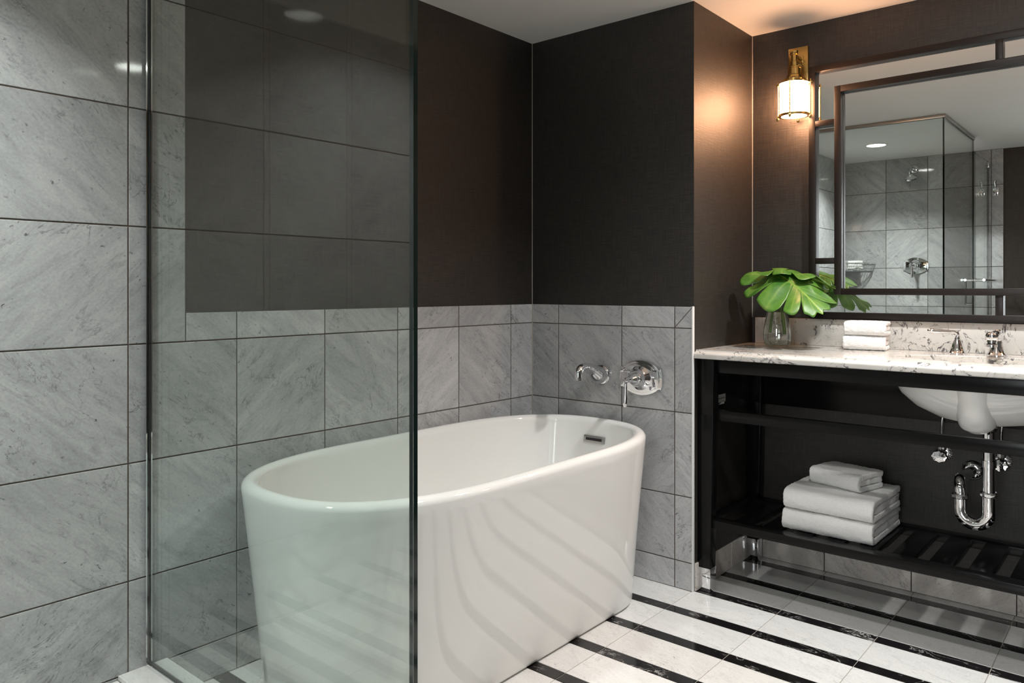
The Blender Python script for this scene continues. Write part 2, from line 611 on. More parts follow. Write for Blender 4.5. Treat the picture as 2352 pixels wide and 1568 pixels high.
def wall(name, rects, to3d, normal, thick=0.1):
    """wallpapered wall: 0.1 thick slab with metre UVs on its face"""
    n = Vector(normal)
    V, Fc, UV = [], [], []
    for u0, u1, v0, v1 in rects:
        c = [(u0, v0), (u1, v0), (u1, v1), (u0, v1)]
        b = len(V)
        V += [to3d(*p) for p in c] + [to3d(*p) - n * thick for p in c]
        qs = [(0, 1, 2, 3), (7, 6, 5, 4), (1, 0, 4, 5), (2, 1, 5, 6), (3, 2, 6, 7), (0, 3, 7, 4)]
        for q in qs:
            Fc.append([b + i for i in q]); UV += [c[i % 4] for i in q]
    p = [V[i] for i in Fc[0]]
    if (p[1] - p[0]).cross(p[2] - p[0]).dot(n) < 0:
        nu, k = [], 0
        for f in Fc:
            nu += UV[k:k + 4][::-1]; k += 4
        UV = nu
        Fc = [f[::-1] for f in Fc]
    org = sum(V, Vector()) / len(V)
    me = bpy.data.meshes.new(name)
    me.from_pydata([tuple(q - org) for q in V], [], Fc)
    me.materials.append(M['wallpaper'])
    uvl = me.uv_layers.new(name='UVMap')
    uvl.data.foreach_set('uv', [c for q in UV for c in q])
    me.update()
    o = bpy.data.objects.new(name, me)
    COL.objects.link(o)
    o.location = org
    ORG[o.name] = org
    return struct(o)

# ================================================================== THE SETTING
T = 0.008   # tile thickness proud of the wallpaper
fA = lambda d: (lambda u, v: Vector((XA - d, u, v)))
fB = lambda d: (lambda u, v: Vector((u, YB + d, v)))
fCw = lambda d: (lambda u, v: Vector((XC + d, u, v)))
fD = lambda d: (lambda u, v: Vector((u, YD + d, v)))
fF = lambda d: (lambda u, v: Vector((u, YF - d, v)))
fR = lambda d: (lambda u, v: Vector((XR + d, u, v)))

# left wall (long, behind tub and into the shower)
wl = wall('wall_left', [(YF - .1, 2.64, -0.1, ZC + 0.02)], fA(T), (1, 0, 0))
ys = [YF, -0.358, -0.053, 0.252, 0.557, 0.862, 1.167, 1.472, 1.777, 2.082, 2.387, YB]
ra = []
for i in range(len(ys) - 1):
    for j in range(1, 4):
        ra.append((ys[i], ys[i + 1], ROW[j], ROW[j + 1]))
    ra.append((ys[i], ys[i + 1], ROW[0], ROW[1]))
    if ys[i + 1] <= 0.87:
        for j in range(4, 8):
            ra.append((ys[i], ys[i + 1], ROW[j], ROW[j + 1]))
for j in range(4, 8):
    ra.append((0.862, 1.015, ROW[j], ROW[j + 1]))
cap = [1.015] + [y for y in ys if y > 1.1]
for a, b_ in zip(cap[:-1], cap[1:]):
    ra.append((a, b_, ROW[4], CAP))
panel_mesh('tile_cladding', ra, fA(0), (1, 0, 0), [M['marble'], M['grout']], wl, raise_by=T, gap=0.0038, seed=11)
gb = MB()
gb.add([(XA - 0.002, YF, 0), (XA - 0.002, YB, 0), (XA - 0.002, YB, CAP - 0.001), (XA - 0.002, YF, CAP - 0.001)], [[0, 1, 2, 3]])
gb.add([(XA - 0.002, YF, CAP - .001), (XA - 0.002, 1.014, CAP - .001), (XA - 0.002, 1.014, ZC), (XA - 0.002, YF, ZC)], [[0, 1, 2, 3]])
build('tile_grout', gb, M['grout'], wl, smooth=0)

# back wall of the tub niche
wb = wall('wall_back', [(XA - 0.1, XC, -0.1, ZC + .02)], fB(T), (0, -1, 0), 0.005)
xs = [XA, -1.902, -1.597, -1.369, XC]
rb = []
for a, b_ in zip(xs[:-1], xs[1:]):
    for j in range(0, 4):
        rb.append((a, b_, ROW[j], ROW[j + 1]))
    rb.append((a, b_, ROW[4], CAP))
panel_mesh('tile_cladding', rb, fB(0), (0, -1, 0), [M['marble'], M['grout']], wb, raise_by=T, gap=0.0038, seed=23)
gb = MB()
gb.add([(XA, YB + .002, 0), (XC - .001, YB + .002, 0), (XC - .001, YB + .002, CAP - .001), (XA, YB + .002, CAP - .001)], [[0, 1, 2, 3]])
build('tile_grout', gb, M['grout'], wb, smooth=0)

build('tile_seam', MB().tube([(-1.3685, YB - .0002, ROW[4] + .001), (-1.2965, YB - .0002, CAP - .002)], .0013, 6), M['grout'], wb)
build('edge_trim', MB().box(XC - .0045, XC + .0008, YB - .0012, YB + T + .003, 0, CAP, .0009), M['trim_white'], wb)
# side of the vanity alcove
wc = wall('wall_alcove', [(YB + T + .005, YD + .1, -0.1, ZC + .02)], fCw(0), (1, 0, 0))
panel_mesh('tile_base', [(YB + .012, 2.838, 0, ROW[1]), (2.838, YD - .002, 0, ROW[1])], fCw(0.006), (1, 0, 0), [M['marble_base']], wc, raise_by=0.006, gap=0.0035, seed=5)
# vanity wall
wv = wall('wall_vanity', [(XC - .1, XR + .1, -0.1, ZC + .02)], fD(0), (0, -1, 0))
xd = [XC + .007, -1.003, -0.696, -0.375, -0.07, 0.235, XR]
panel_mesh('tile_base', [(a, b_, 0, ROW[1]) for a, b_ in zip(xd[:-1], xd[1:])], fD(-0.006), (0, -1, 0), [M['marble_base']], wv, raise_by=0.006, gap=0.0035, seed=6)
# right wall
wr = wall('wall_right', [(YF - .1, YD + .1, -0.1, ZC + .02)], fR(0), (-1, 0, 0))
panel_mesh('tile_base', [(YF + i * .3075, YF + (i + 1) * .3075, 0, ROW[1]) for i in range(12)], fR(-0.006), (-1, 0, 0), [M['marble']], wr, raise_by=0.006, gap=0.0035, seed=7)
# rear wall with the shower tiles
DX0, DX1, DZ = -0.50, 0.40, 2.03      # doorway to the hall behind the camera
wf = wall('wall_rear', [(XA - .1, DX0, -0.1, ZC + .02), (DX0, DX1, DZ, ZC + .02), (DX1, XR + .1, -0.1, ZC + .02)], fF(T), (0, 1, 0))
xf = [XA, -1.719, -1.414, -1.109, -0.985, -0.907]
rf = []
for a, b_ in zip(xf[:-1], xf[1:]):
    for j in range(0, 8):
        rf.append((a, b_, ROW[j], ROW[j + 1]))
panel_mesh('tile_cladding', rf, fF(0), (0, 1, 0), [M['marble'], M['grout']], wf, raise_by=T, gap=0.0038, seed=31)
gb = MB()
gb.add([(XA, YF - .002, 0), (-.908, YF - .002, 0), (-.908, YF - .002, ZC), (XA, YF - .002, ZC)], [[0, 1, 2, 3]])
build('tile_grout', gb, M['grout'], wf, smooth=0)

# unseen hall beyond the doorway, its glowing window added for frontal fill light
HX0, HX1, HY = -1.3, 1.2, -2.6
hall = [('wall_hall_left', (HX0 - .1, HX0, HY, YF - T - .1, 0, 2.3)), ('wall_hall_right', (HX1, HX1 + .1, HY, YF - T - .1, 0, 2.3)),
        ('wall_hall_far', (HX0, HX1, HY - .1, HY, 0, 2.3)), ('ceiling_hall', (HX0, HX1, HY, YF - T - .1, 2.3, 2.4)), ('floor_hall', (HX0, HX1, HY, YF - T, -.1, -.001))]
for nm, bx_ in hall:
    struct(build(nm, MB().box(*bx_), M['paint'] if 'floor' not in nm else M['header'], smooth=0))
dj = MB().box(DX0, DX0 + .02, YF - T - .1, YF - T + .012, 0, DZ).box(DX1 - .02, DX1, YF - T - .1, YF - T + .012, 0, DZ).box(DX0, DX1, YF - T - .1, YF - T + .012, DZ - .02, DZ)
struct(build('door_1', dj, M['frame'], smooth=0))
wn = struct(build('fill_window_1', MB().box(-.70, .72, HY, HY + .03, .45, .52).box(-.70, .72, HY, HY + .03, 2.03, 2.10).box(-.70, -.63, HY, HY + .03, .52, 2.03).box(.65, .72, HY, HY + .03, .52, 2.03), M['trim_white'], smooth=0))
build('fill_pane', MB().box(-.63, .65, HY + .002, HY + .010, .52, 2.03), M['fill_glow'], wn, smooth=0)  # emissive pane added to throw low fill light through the doorway

# ceiling
cb = MB().box(XA - .15, XR + .15, YF - .15, YD + .15, ZC, ZC + 0.1)
struct(build('ceiling', cb, M['paint'], smooth=0))

# floor: white tiles with black bands across
def floor_rects(x0, x1, y0, y1, pitch, sub=1):
    R = []
    P = 0.2065
    k0 = int((y0 - 2.3575) / P) - 2
    k1 = int((y1 - 2.3575) / P) + 2
    sx = [-1.302 + i * pitch for i in range(-10, 14)]
    sx = [x0] + [x for x in sx if x0 + .01 < x < x1 - .01] + [x1]
    for k in range(k0, k1):
        c = 2.3575 + k * P
        for lo, hi, mi in ((c - .024, c + .024, 1), (c + .024, c + P - .024, 0)):
            a, b_ = max(lo, y0), min(hi, y1)
            if b_ - a < .004:
                continue
            cuts = [a, b_] if (sub == 1 or mi == 1) else [a, (a + b_) / 2, b_]
            for u0, u1 in zip(sx[:-1], sx[1:]):
                for w0, w1 in zip(cuts[:-1], cuts[1:]):
                    R.append((u0, u1, w0, w1, mi))
    return R
fl = struct(build('floor', MB().box(XA - .15, XR + .15, YF - .15, YD + .15, -0.1, -0.0015), M['floor_grout'], smooth=0))
panel_mesh('tile_paving', floor_rects(XA, XR, YF, YD, 0.3075), lambda u, v: Vector((u, v, 0.0)), (0, 0, 1), [M['floor_white'], M['floor_black']], fl, raise_by=0.0025, gap=0.0022, seed=3, tone_rng=(0.90, 1.03), bevel=0.0006)

# raised shower floor with its kerb
sp = struct(build('shower_floor', MB().box(XA, GX + .06, YF, GY + .055, 0.0005, SHOWER_Z - .0015), M['floor_grout'], smooth=0))
panel_mesh('tile_paving', floor_rects(XA, GX - .07, YF, GY - .075, 0.15375, 1), lambda u, v: Vector((u, v, SHOWER_Z)), (0, 0, 1), [M['floor_white'], M['floor_black']], sp, raise_by=0.0025, gap=0.002, seed=8, tone_rng=(0.92, 1.03), bevel=0.0006)
KW = panel_mesh('kerb_stone', [(XA, -1.52, GY - .075, GY + .055), (-1.52, GX + .06, GY - .075, GY + .055), (GX - .07, GX + .06, -0.03, GY - .0751), (GX - .07, GX + .06, YF, -0.03)], lambda u, v: Vector((u, v, CURB_Z)), (0, 0, 1), [M['floor_white']], sp, raise_by=0.0130, gap=0.002, seed=12, tone_rng=(0.97, 1.02), bevel=0.003)
panel_mesh('kerb_face', [(XA, -1.52, 0.001, CURB_Z - .013), (-1.52, GX + .06, .001, CURB_Z - .013)], lambda u, v: Vector((u, GY + .058, v)), (0, 1, 0), [M['marble']], sp, raise_by=0.003, gap=0.002, seed=14, bevel=0.001)
panel_mesh('kerb_face', [(YF, 0.14, 0.001, CURB_Z - .013), (0.14, GY + .058, .001, CURB_Z - .013)], lambda u, v: Vector((GX + .063, u, v)), (1, 0, 0), [M['marble']], sp, raise_by=0.003, gap=0.002, seed=15, bevel=0.001)

# caulk lines in the inner corners and the tile caps
def bead(name, p0, p1, r=0.0022):
    o = build(name, MB().tube([p0, p1], r, 8), M['caulk'])
    return struct(o)
bead('trim_1', (XA - T + .001, YB + T - .001, CAP), (XA - T + .001, YB + T - .001, ZC))
bead('trim_2', (XC + .001, YD - .001, 0.98), (XC + .001, YD - .001, ZC))
bead('trim_3', (XA + .0005, YB - .0005, 0), (XA + .0005, YB - .0005, CAP), 0.0028)

# ================================================================== SHOWER GLASS
ZG0, ZG1 = CURB_Z, ZC
def glass_panel(name, loc, label, cat, box, edges):
    t = thing(name, loc, label, cat)
    gp = MB()
    x0, x1, y0, y1, z0, z1 = box
    gp.box(*box)
    o = build('glass_pane', gp, [M['glass'], M['glass_edge']], t, smooth=0)
    for p in o.data.polygons:
        n = p.normal
        thin = (abs(n.y) > .9) if (x1 - x0) > (y1 - y0) else (abs(n.x) > .9)
        p.material_index = 0 if thin else 1
    return t
gp = glass_panel('glass_screen', (-1.52, GY, CURB_Z), 'fixed clear glass shower panel facing the bathtub, floor kerb to ceiling', 'shower glass', (XA + .002, GX + .005, GY - .005, GY + .005, ZG0 + .002, ZG1 - .02), 0)
ch = MB().box(XA, XA + .012, GY - .008, GY - .0052, ZG0, ZG1 - .02).box(XA, XA + .012, GY + .0052, GY + .008, ZG0, ZG1 - .02)
build('wall_channel', ch, M['chrome'], gp, smooth=0)
ch = MB().box(XA + .013, GX - .001, GY - .008, GY - .0052, ZG0, ZG0 + .010).box(XA + .013, GX - .001, GY + .0052, GY + .008, ZG0, ZG0 + .010)
build('kerb_channel', ch, M['chrome'], gp, smooth=0)
gs = glass_panel('glass_screen', (GX, 0.44, CURB_Z), 'fixed clear glass shower side panel between the corner and the shower door', 'shower glass', (GX - .005, GX + .005, -0.022, GY - .0055, ZG0 + .002, ZG1 - .02), 0)
ch = MB().box(GX - .008, GX - .0052, -0.02, GY - .009, ZG0, ZG0 + .010).box(GX + .0052, GX + .008, -0.02, GY - .009, ZG0, ZG0 + .010)
build('kerb_channel', ch, M['chrome'], gs, smooth=0)
gd = glass_panel('shower_door', (GX, -0.33, CURB_Z), 'frameless clear glass shower door with chrome pull seen in the mirror', 'shower door', (GX - .005, GX + .005, YF + .012, -0.03, ZG0 + .012, 2.045), 0)
hb = MB()
yh = -0.075
for zz in (1.155, 0.99):
    hb.tube([(GX - .005, yh, zz), (GX - .055, yh, zz)], 0.008, 12)
    hb.lathe([(0.013, 0), (0.013, 0.004)], (GX - .009, yh, zz), 'X', 16)
hb.tube([(GX - .055, yh, 1.163), (GX - .055, yh, 0.982)], 0.009, 12)
build('pull_handle', hb, M['chrome'], gd)
tb = MB()
for y_ in (yh, yh - .44):
    tb.tube([(GX + .005, y_, 1.155), (GX + .062, y_, 1.155)], 0.008, 12)
    tb.lathe([(0.013, 0), (0.013, 0.004)], (GX + .005, y_, 1.155), 'X', 16)
tb.tube([(GX + .062, yh + .03, 1.155), (GX + .062, yh - .47, 1.155)], 0.009, 12)
build('towel_bar', tb, M['chrome'], gd)
for zz in (2.015, 0.16):
    h = MB().box(GX - .012, GX - .0052, YF + .002, YF + .06, zz - .022, zz + .022, .002).box(GX + .0052, GX + .012, YF + .002, YF + .06, zz - .022, zz + .022, .002)
    build('hinge', h, M['chrome'], gd)
hr = MB().box(XA + .001, GX + .012, GY - .012, GY + .012, ZC - .02, ZC - .0005, .002).box(GX - .012, GX + .012, -0.022, GY - .0125, ZC - .02, ZC - .0005, .002)
tag(build('header_rail', hr, M['header']), 'slim satin metal header rail holding shower glass at the ceiling', 'rail')

# robe hook beside the door
hk = thing('robe_hook', (-0.955, YF, 1.84), 'small chrome robe hook on the narrow tile strip outside the shower door, in the mirror', 'hook')
build('wall_plate', MB().box(-0.973, -0.937, YF, YF + .008, 1.79, 1.85, .003), M['chrome'], hk)
build('hook_arm', MB().tube([(-0.955, YF + .006, 1.845), (-0.955, YF + .035, 1.862), (-0.955, YF + .05, 1.885), (-0.955, YF + .046, 1.895)], [.011, .009, .009, .011], 12, 4).tube([(-0.955, YF + .006, 1.81), (-0.955, YF + .03, 1.79), (-0.955, YF + .045, 1.805)], [.009, .008, .008], 12, 4), M['chrome'], hk)

# ================================================================== BATHTUB
TX, TY = -1.6627, 1.7551
tub = thing('bathtub', (TX, TY, 0), 'white freestanding oval bathtub on the striped marble floor', 'bathtub')
def se(A, B, E, n, z, N=160):
    """racetrack outline: straight sides, elliptical ends of length E"""
    out = []
    q = N // 4
    ns = q // 3
    ne = q - ns
    quarter_ = [(B, (A - E) * i / ns) for i in range(ns)]
    for i in range(ne):
        a = PI / 2 * i / ne
        quarter_.append((B * math.cos(a) ** (2 / n), (A - E) + E * math.sin(a) ** (2 / n)))
    for (x, y) in quarter_:
        out.append((x, y))
    out.append((0.0, A))
    for (x, y) in quarter_[:0:-1]:
        out.append((-x, y))
    for (x, y) in quarter_:
        out.append((-x, -y))
    out.append((0.0, -A))
    for (x, y) in quarter_[:0:-1]:
        out.append((x, -y))
    return [Vector((TX + x, TY + y, z)) for x, y in out]
At, Bt, Et, nt_ = 0.7305, 0.3608, 0.5306, 2.49
Ab, Bb, Eb, nb_, zt = 0.659, 0.2693, 0.2154, 2.48, 0.5985
R = [se(Ab - .012, Bb - .012, Eb - .012, nb_, 0.004), se(Ab - .003, Bb - .003, Eb - .003, nb_, 0.009), se(Ab, Bb, Eb, nb_, 0.018)]
for i in range(1, 25):
    f = i / 24
    z = 0.018 + f * (zt - 0.020 - 0.018)
    R.append(se(Ab + (At - Ab) * f, Bb + (Bt - Bb) * f, Eb + (Et - Eb) * f, nb_ + (nt_ - nb_) * f, z))
for k in range(1, 9):                 # rounded lip
    a = PI * k / 9
    w = 0.0225
    off = w - w * math.cos(a)
    R.append(se(At - off, Bt - off, Et - off, nt_, zt - .020 + .020 * math.sin(a)))
for dA, dB, z in ((.046, .046, zt - .022), (.050, .049, zt - .04), (.066, .058, .46), (.100, .080, .32), (.145, .115, .21), (.185, .145, .155), (.24, .185, .13), (.36, .24, .122)):
    R.append(se(At - dA, Bt - dB, (Et - .046) * (At - dA) / (At - .046), nt_ + .1, z))
tb_ = MB().rings(R, True, True)
build('tub_shell', tb_, M['acrylic'], tub, smooth=50)
# overflow on the far inner end wall
# inner wall there (y = TY + At - ~.062) leans a little; plate follows it
oy = TY + At - 0.060
ov = MB()
om = Matrix.Translation((-1.655, oy, 0.522)) @ Matrix.Rotation(math.radians(-12), 4, 'X')
ov.box(-.047, .047, -.004, .012, -.013, .013, .0015, mtx=om)
ovo = build('overflow_plate', ov, M['steel'], tub)
build('overflow_slot', MB().box(-.036, .036, -.0052, -.0035, -.0055, .0045, mtx=om), M['dark_slot'], ovo, smooth=0)

# ================================================================== TUB SPOUT AND VALVES
spt = thing('tub_spout', (-1.69, YB, 0.757), 'curved chrome bath spout projecting from the tiled wall above the tub', 'spout')
sx, sz = -1.69, 0.757
build('wall_flange', MB().lathe([(0.039, 0), (0.039, .004), (0.036, .008), (0.03, .010)], (sx, YB, sz), '-Y', 40), M['chrome'], spt)
build('spout_body', MB().tube([(sx, YB - .008, sz), (sx, YB - .03, sz + .008), (sx, YB - .065, sz + .026), (sx, YB - .105, sz + .039), (sx, YB - .135, sz + .038), (sx, YB - .153, sz + .025), (sx, YB - .156, sz + .008), (sx, YB - .156, sz - .002)],
      [.035, .031, .021, .0165, .016, .0165, .0165, .0165], 28, 6), M['chrome'], spt)
build('aerator', MB().lathe([(.0178, 0), (.0178, .005), (.016, .006)], (sx, YB - .156, sz - .006), 'Z', 24), M['chrome'], spt)

def plate_outline(w, h):
    P = []
    def arc(p, q, bul, n=9):
        p, q = Vector(p), Vector(q)
        d = q - p
        nrm = Vector((d.y, -d.x)).normalized()
        for i in range(n):
            t = i / n
            P.append(tuple(p + d * t + nrm * bul * 4 * t * (1 - t)))
    cx, cz = w * .40, h * .34
    arc((-w * .36, -h * .36), (w * .36, -h * .36), h * .14)
    arc((w * .36, -h * .36), (w * .47, -h * .30), -.004, 3)
    arc((w * .47, -h * .30), (w * .47, h * .30), w * .035)
    arc((w * .47, h * .30), (w * .36, h * .36), -.004, 3)
    arc((w * .36, h * .36), (-w * .36, h * .36), h * .14)
    arc((-w * .36, h * .36), (-w * .47, h * .30), -.004, 3)
    arc((-w * .47, h * .30), (-w * .47, -h * .30), w * .035)
    arc((-w * .47, -h * .30), (-w * .36, -h * .36), -.004, 3)
    return P

# built facing -Y about the origin, then placed
ORG_KEEP = Vector((0, 0, 0))
bv = thing('bath_valve', (0, 0, 0), 'chrome bath mixer valve with lever handle on the tiled wall right of the spout', 'valve')
ORG[bv.name] = Vector((0, 0, 0))
pl = MB().prism(plate_outline(.186, .132), 0.0, -0.009, 'XZ', .003)
ep = build('escutcheon', pl, M['chrome'], bv)
build('raised_panel', MB().prism([(x * .86, z * .84) for x, z in plate_outline(.186, .132)], -0.0088, -0.012, 'XZ', .002), M['chrome'], ep)
build('dome', MB().lathe([(.046, .011), (.046, .014), (.043, .018), (.036, .026), (.031, .034), (.030, .045), (.026, .052)], (0, 0, 0), '-Y', 40), M['chrome'], bv)
build('stem_cap', MB().lathe([(.022, .050), (.023, .058), (.020, .068), (.013, .080), (.010, .092), (.011, .1), (.009, .112), (.004, .116)], (0, 0, 0), '-Y', 28), M['chrome'], bv)
build('lever', MB().tube([(0, -.104, 0.004), (0, -.112, -.012), (0, -.113, -.035), (0, -.114, -.06), (0, -.116, -.085), (0, -.116, -.098)], [.006, .0055, .0065, .0085, .0095, .006], 14, 4), M['chrome'], bv)
sv = copy_tree(bv)
bv.location = (-1.508, YB, 0.760)
sv.name = 'shower_valve'
sv.location = (-1.50, YF, 1.276)
sv.rotation_euler = (0, 0, PI)
sv['label'] = 'chrome shower mixer valve on the shower tiles, seen in the mirror'

# shower head
sh = thing('shower_rose', (-1.51, YF, 2.03), 'chrome shower head on a short arm high on the shower tiles, in the mirror', 'shower head')
build('wall_flange', MB().lathe([(.03, 0), (.03, .004), (.02, .009)], (-1.51, YF, 2.045), 'Y', 28), M['chrome'], sh)
build('arm', MB().tube([(-1.51, YF + .004, 2.045), (-1.51, YF + .05, 2.05), (-1.51, YF + .10, 2.035), (-1.51, YF + .13, 2.005)], .0095, 14, 5), M['chrome'], sh)
hm = Matrix.Translation((-1.51, YF + .135, 2.0)) @ Matrix.Rotation(math.radians(150), 4, 'X')
build('head', MB().lathe([(.010, -.012), (.014, 0), (.016, .012), (.030, .028), (.046, .040), (.048, .050), (.044, .054)], (0, 0, 0), 'Z', 32, mtx=hm), M['chrome'], sh)
build('spray_face', MB().lathe([(.043, .0535), (.040, .056)], (0, 0, 0), 'Z', 32, mtx=hm), M['steel'], sh)

# corner soap basket with washcloths
bk = thing('soap_basket', (XA + .1, YF + .1, 1.235), 'triangular chrome wire corner basket on the shower wall, seen in the mirror', 'basket')
def tri(z, s):
    return [(XA + .006, YF + .006 + s, z), (XA + .006, YF + .006, z), (XA + .006 + s, YF + .006, z)]
S_ = .235
def quarter(z, s, n=12):
    c = (XA + .006, YF + .006)
    out = [(c[0], c[1], z)]
    for i in range(n + 1):
        a = PI / 2 * i / n
        k = 0.86 + 0.14 * abs(math.cos(2 * a))
        out.append((c[0] + s * k * math.cos(a), c[1] + s * k * math.sin(a), z))
    return out
top = quarter(1.298, S_)
bot = quarter(1.240, S_ * .93)
build('top_rail', MB().tube(top + [top[0]], .0035, 8), M['chrome'], bk)
build('base_rail', MB().tube(bot + [bot[0]], .003, 8), M['chrome'], bk)
wr_ = MB()
for i in range(1, len(top) - 1):
    for q in (0, .5):
        a = Vector(top[i]).lerp(Vector(top[i + 1]), q)
        b_ = Vector(bot[i]).lerp(Vector(bot[i + 1]), q)
        wr_.tube([a, b_], .0018, 6)
build('side_wires', wr_, M['chrome'], bk)
wr_ = MB()
for i in range(1, 12):
    x = XA + .006 + i * .018
    k = 1
    ymax = max(0.02, math.sqrt(max(0, (S_ * .84) ** 2 - (i * .018) ** 2)))
    wr_.tube([(x, YF + .006, 1.240), (x, YF + .006 + ymax, 1.240)], .0016, 6)
build('base_wires', wr_, M['chrome'], bk)

# ================================================================== TOWELS
def nose_curve(d, nose, b0, b1, zc):
    """back top -> front fold -> back bottom, as (y, z); b0 is the half height"""
    P = []
    n = 26
    yc = -d / 2 + nose
    L = d / 2 - yc
    m = max(6, int(d / .005))
    for i in range(m):
        P.append((d / 2 - L * i / m, zc + b0))
    for i in range(n + 1):
        th = PI / 2 + PI * i / n
        c, s = math.cos(th), math.sin(th)
        P.append((yc + b1 * math.copysign(abs(c) ** (2 / 2.6), c), zc + b0 * math.copysign(abs(s) ** (2 / 2.6), s)))
    for i in range(1, m + 1):
        P.append((yc + L * i / m, zc - b0))
    return P

def sweep_layer(mb, O, I, x0, x1, r, step=0.005):
    """layer between an outer and an inner curve of equal length, extruded along x with softened end faces"""
    n = len(O)
    K = 4
    def prof(ins):
        out, mid = [], []
        top, bot = [], []
        for (a, b_) in zip(O, I):
            a, b_ = Vector(a), Vector(b_)
            d_ = (b_ - a)
            L = d_.length
            e = d_ / L if L > 1e-9 else Vector((0, 0))
            q = min(ins, L * .45)
            top.append(a + e * q); bot.append(b_ - e * q)
        return top, bot
    rows = []
    for i in range(K + 1):
        a = PI / 2 * i / K
        rows.append((x0 + r - r * math.cos(a), r - r * math.sin(a)))
    m = max(2, int((x1 - x0 - 2 * r) / step))
    for i in range(1, m):
        rows.append((x0 + r + (x1 - x0 - 2 * r) * i / m, 0.0))
    for i in range(K, -1, -1):
        a = PI / 2 * i / K
        rows.append((x1 - r + r * math.cos(a), r - r * math.sin(a)))
    R = []
    for x, ins in rows:
        t, b_ = prof(ins)
        R.append([Vector((x, p.x, p.y)) for p in t] + [Vector((x, p.x, p.y)) for p in b_[::-1]])
    base = len(mb.v)
    mb.rings(R, False, False)
    # quad caps with two rows of inner points
    for row, flip in ((0, False), (len(R) - 1, True)):
        ring = [base + row * 2 * n + k for k in range(2 * n)]
        lay = [ring[:n]]
        for f in (1 / 3, 2 / 3):
            ids = []
            for k in range(n):
                a, b_ = mb.v[ring[k]], mb.v[ring[2 * n - 1 - k]]
                mb.v.append(a.lerp(b_, f)); ids.append(len(mb.v) - 1)
            lay.append(ids)
        lay.append([ring[2 * n - 1 - k] for k in range(n)])
        for l0, l1 in zip(lay[:-1], lay[1:]):
            for k in range(n - 1):
                q = [l0[k], l0[k + 1], l1[k + 1], l1[k]]
                mb.f.append(q[::-1] if flip else q); mb.mi.append(0)
        

def towel_mesh(w, d, h, seed, layers=1):
    mb = MB()
    t = h * .31
    O = nose_curve(d, h * .46, h / 2, h * .46, h / 2)
    I = nose_curve(d, h * .46 + t * .1, h / 2 - t, h * .46 - t * .9, h / 2)
    sweep_layer(mb, O, I, -w / 2, w / 2, .005)
    hb = h / 2 - t - .0006
    yb = -d / 2 + t * 1.02
    O2, I2 = [], []
    n = 48
    for i in range(n + 1):
        f = i / n
        y = d / 2 - .003 - (d / 2 - .003 - yb) * f
        e = max(0.0, 1 - max(0, (f - .86) / .14) ** 2) ** .5
        O2.append((y, h / 2 + hb * max(e, .05))); I2.append((y, h / 2 - hb * max(e, .05)))
    sweep_layer(mb, O2, I2, -w / 2 + .002, w / 2 - .002, .004)
    return mb

def fluff(o, seed, coarse=.0035, fine=.0018, sag=0.0):
    me = o.data
    off = Vector((seed * 7.3, seed * 3.1, seed * 1.7))
    ns = [v.normal.copy() for v in me.vertices]
    for v, nrm in zip(me.vertices, ns):
        p = v.co + off
        c = noise.noise(p * 14) * coarse + noise.noise(p * 38) * coarse * .35
        f_ = noise.noise(p * 230) * fine + noise.noise(p * 420) * fine * .7
        z = v.co.z
        k = min(1, max(0, z / .015))
        v.co = v.co + nrm * (c * k + f_)
        if v.co.z < 0.0002:
            v.co.z = 0.0002
    me.update()

def towel(loc, w, d, h, rot, seed, label, cat, group=None, coarse=.0035):
    o = build('folded_towel', towel_mesh(w, d, h, seed), M['terry'], origin=(0, 0, 0), smooth=180)
    fluff(o, seed, coarse)
    o.location = loc
    o.rotation_euler = (0, 0, rot)
    return tag(o, label, cat, group)

SHELF_Z = 0.262
towel((-0.862, 2.790, SHELF_Z + .0005), .300, .315, .070, math.radians(-1), 1, 'lower of the two large white bath towels on the vanity shelf', 'towel', 'white towels stacked on the vanity shelf')
towel((-0.857, 2.782, SHELF_Z + .0735), .296, .300, .070, math.radians(-2), 2, 'upper of the two large white bath towels, under the small towel on the vanity shelf', 'towel', 'white towels stacked on the vanity shelf')
towel((-0.852, 2.805, SHELF_Z + .1464), .188, .150, .058, math.radians(-16), 3, 'small white folded towel topmost of the stack on the vanity shelf', 'towel', 'white towels stacked on the vanity shelf')
CT = 0.876
towel((-0.822, 2.942, CT + .0005), .142, .090, .052, math.radians(6), 4, 'lower white hand towel of the pair stacked on the countertop', 'towel', 'folded hand towels on the countertop', .002)
towel((-0.818, 2.941, CT + .0535), .140, .090, .050, math.radians(4), 5, 'upper white hand towel of the pair stacked on the countertop', 'towel', 'folded hand towels on the countertop', .002)
towel((XA + .088, YF + .098, 1.2435), 0.125, .105, .078, math.radians(-45), 6, 'white folded washcloth in the corner wire basket, seen in the mirror', 'washcloth', None, .002)

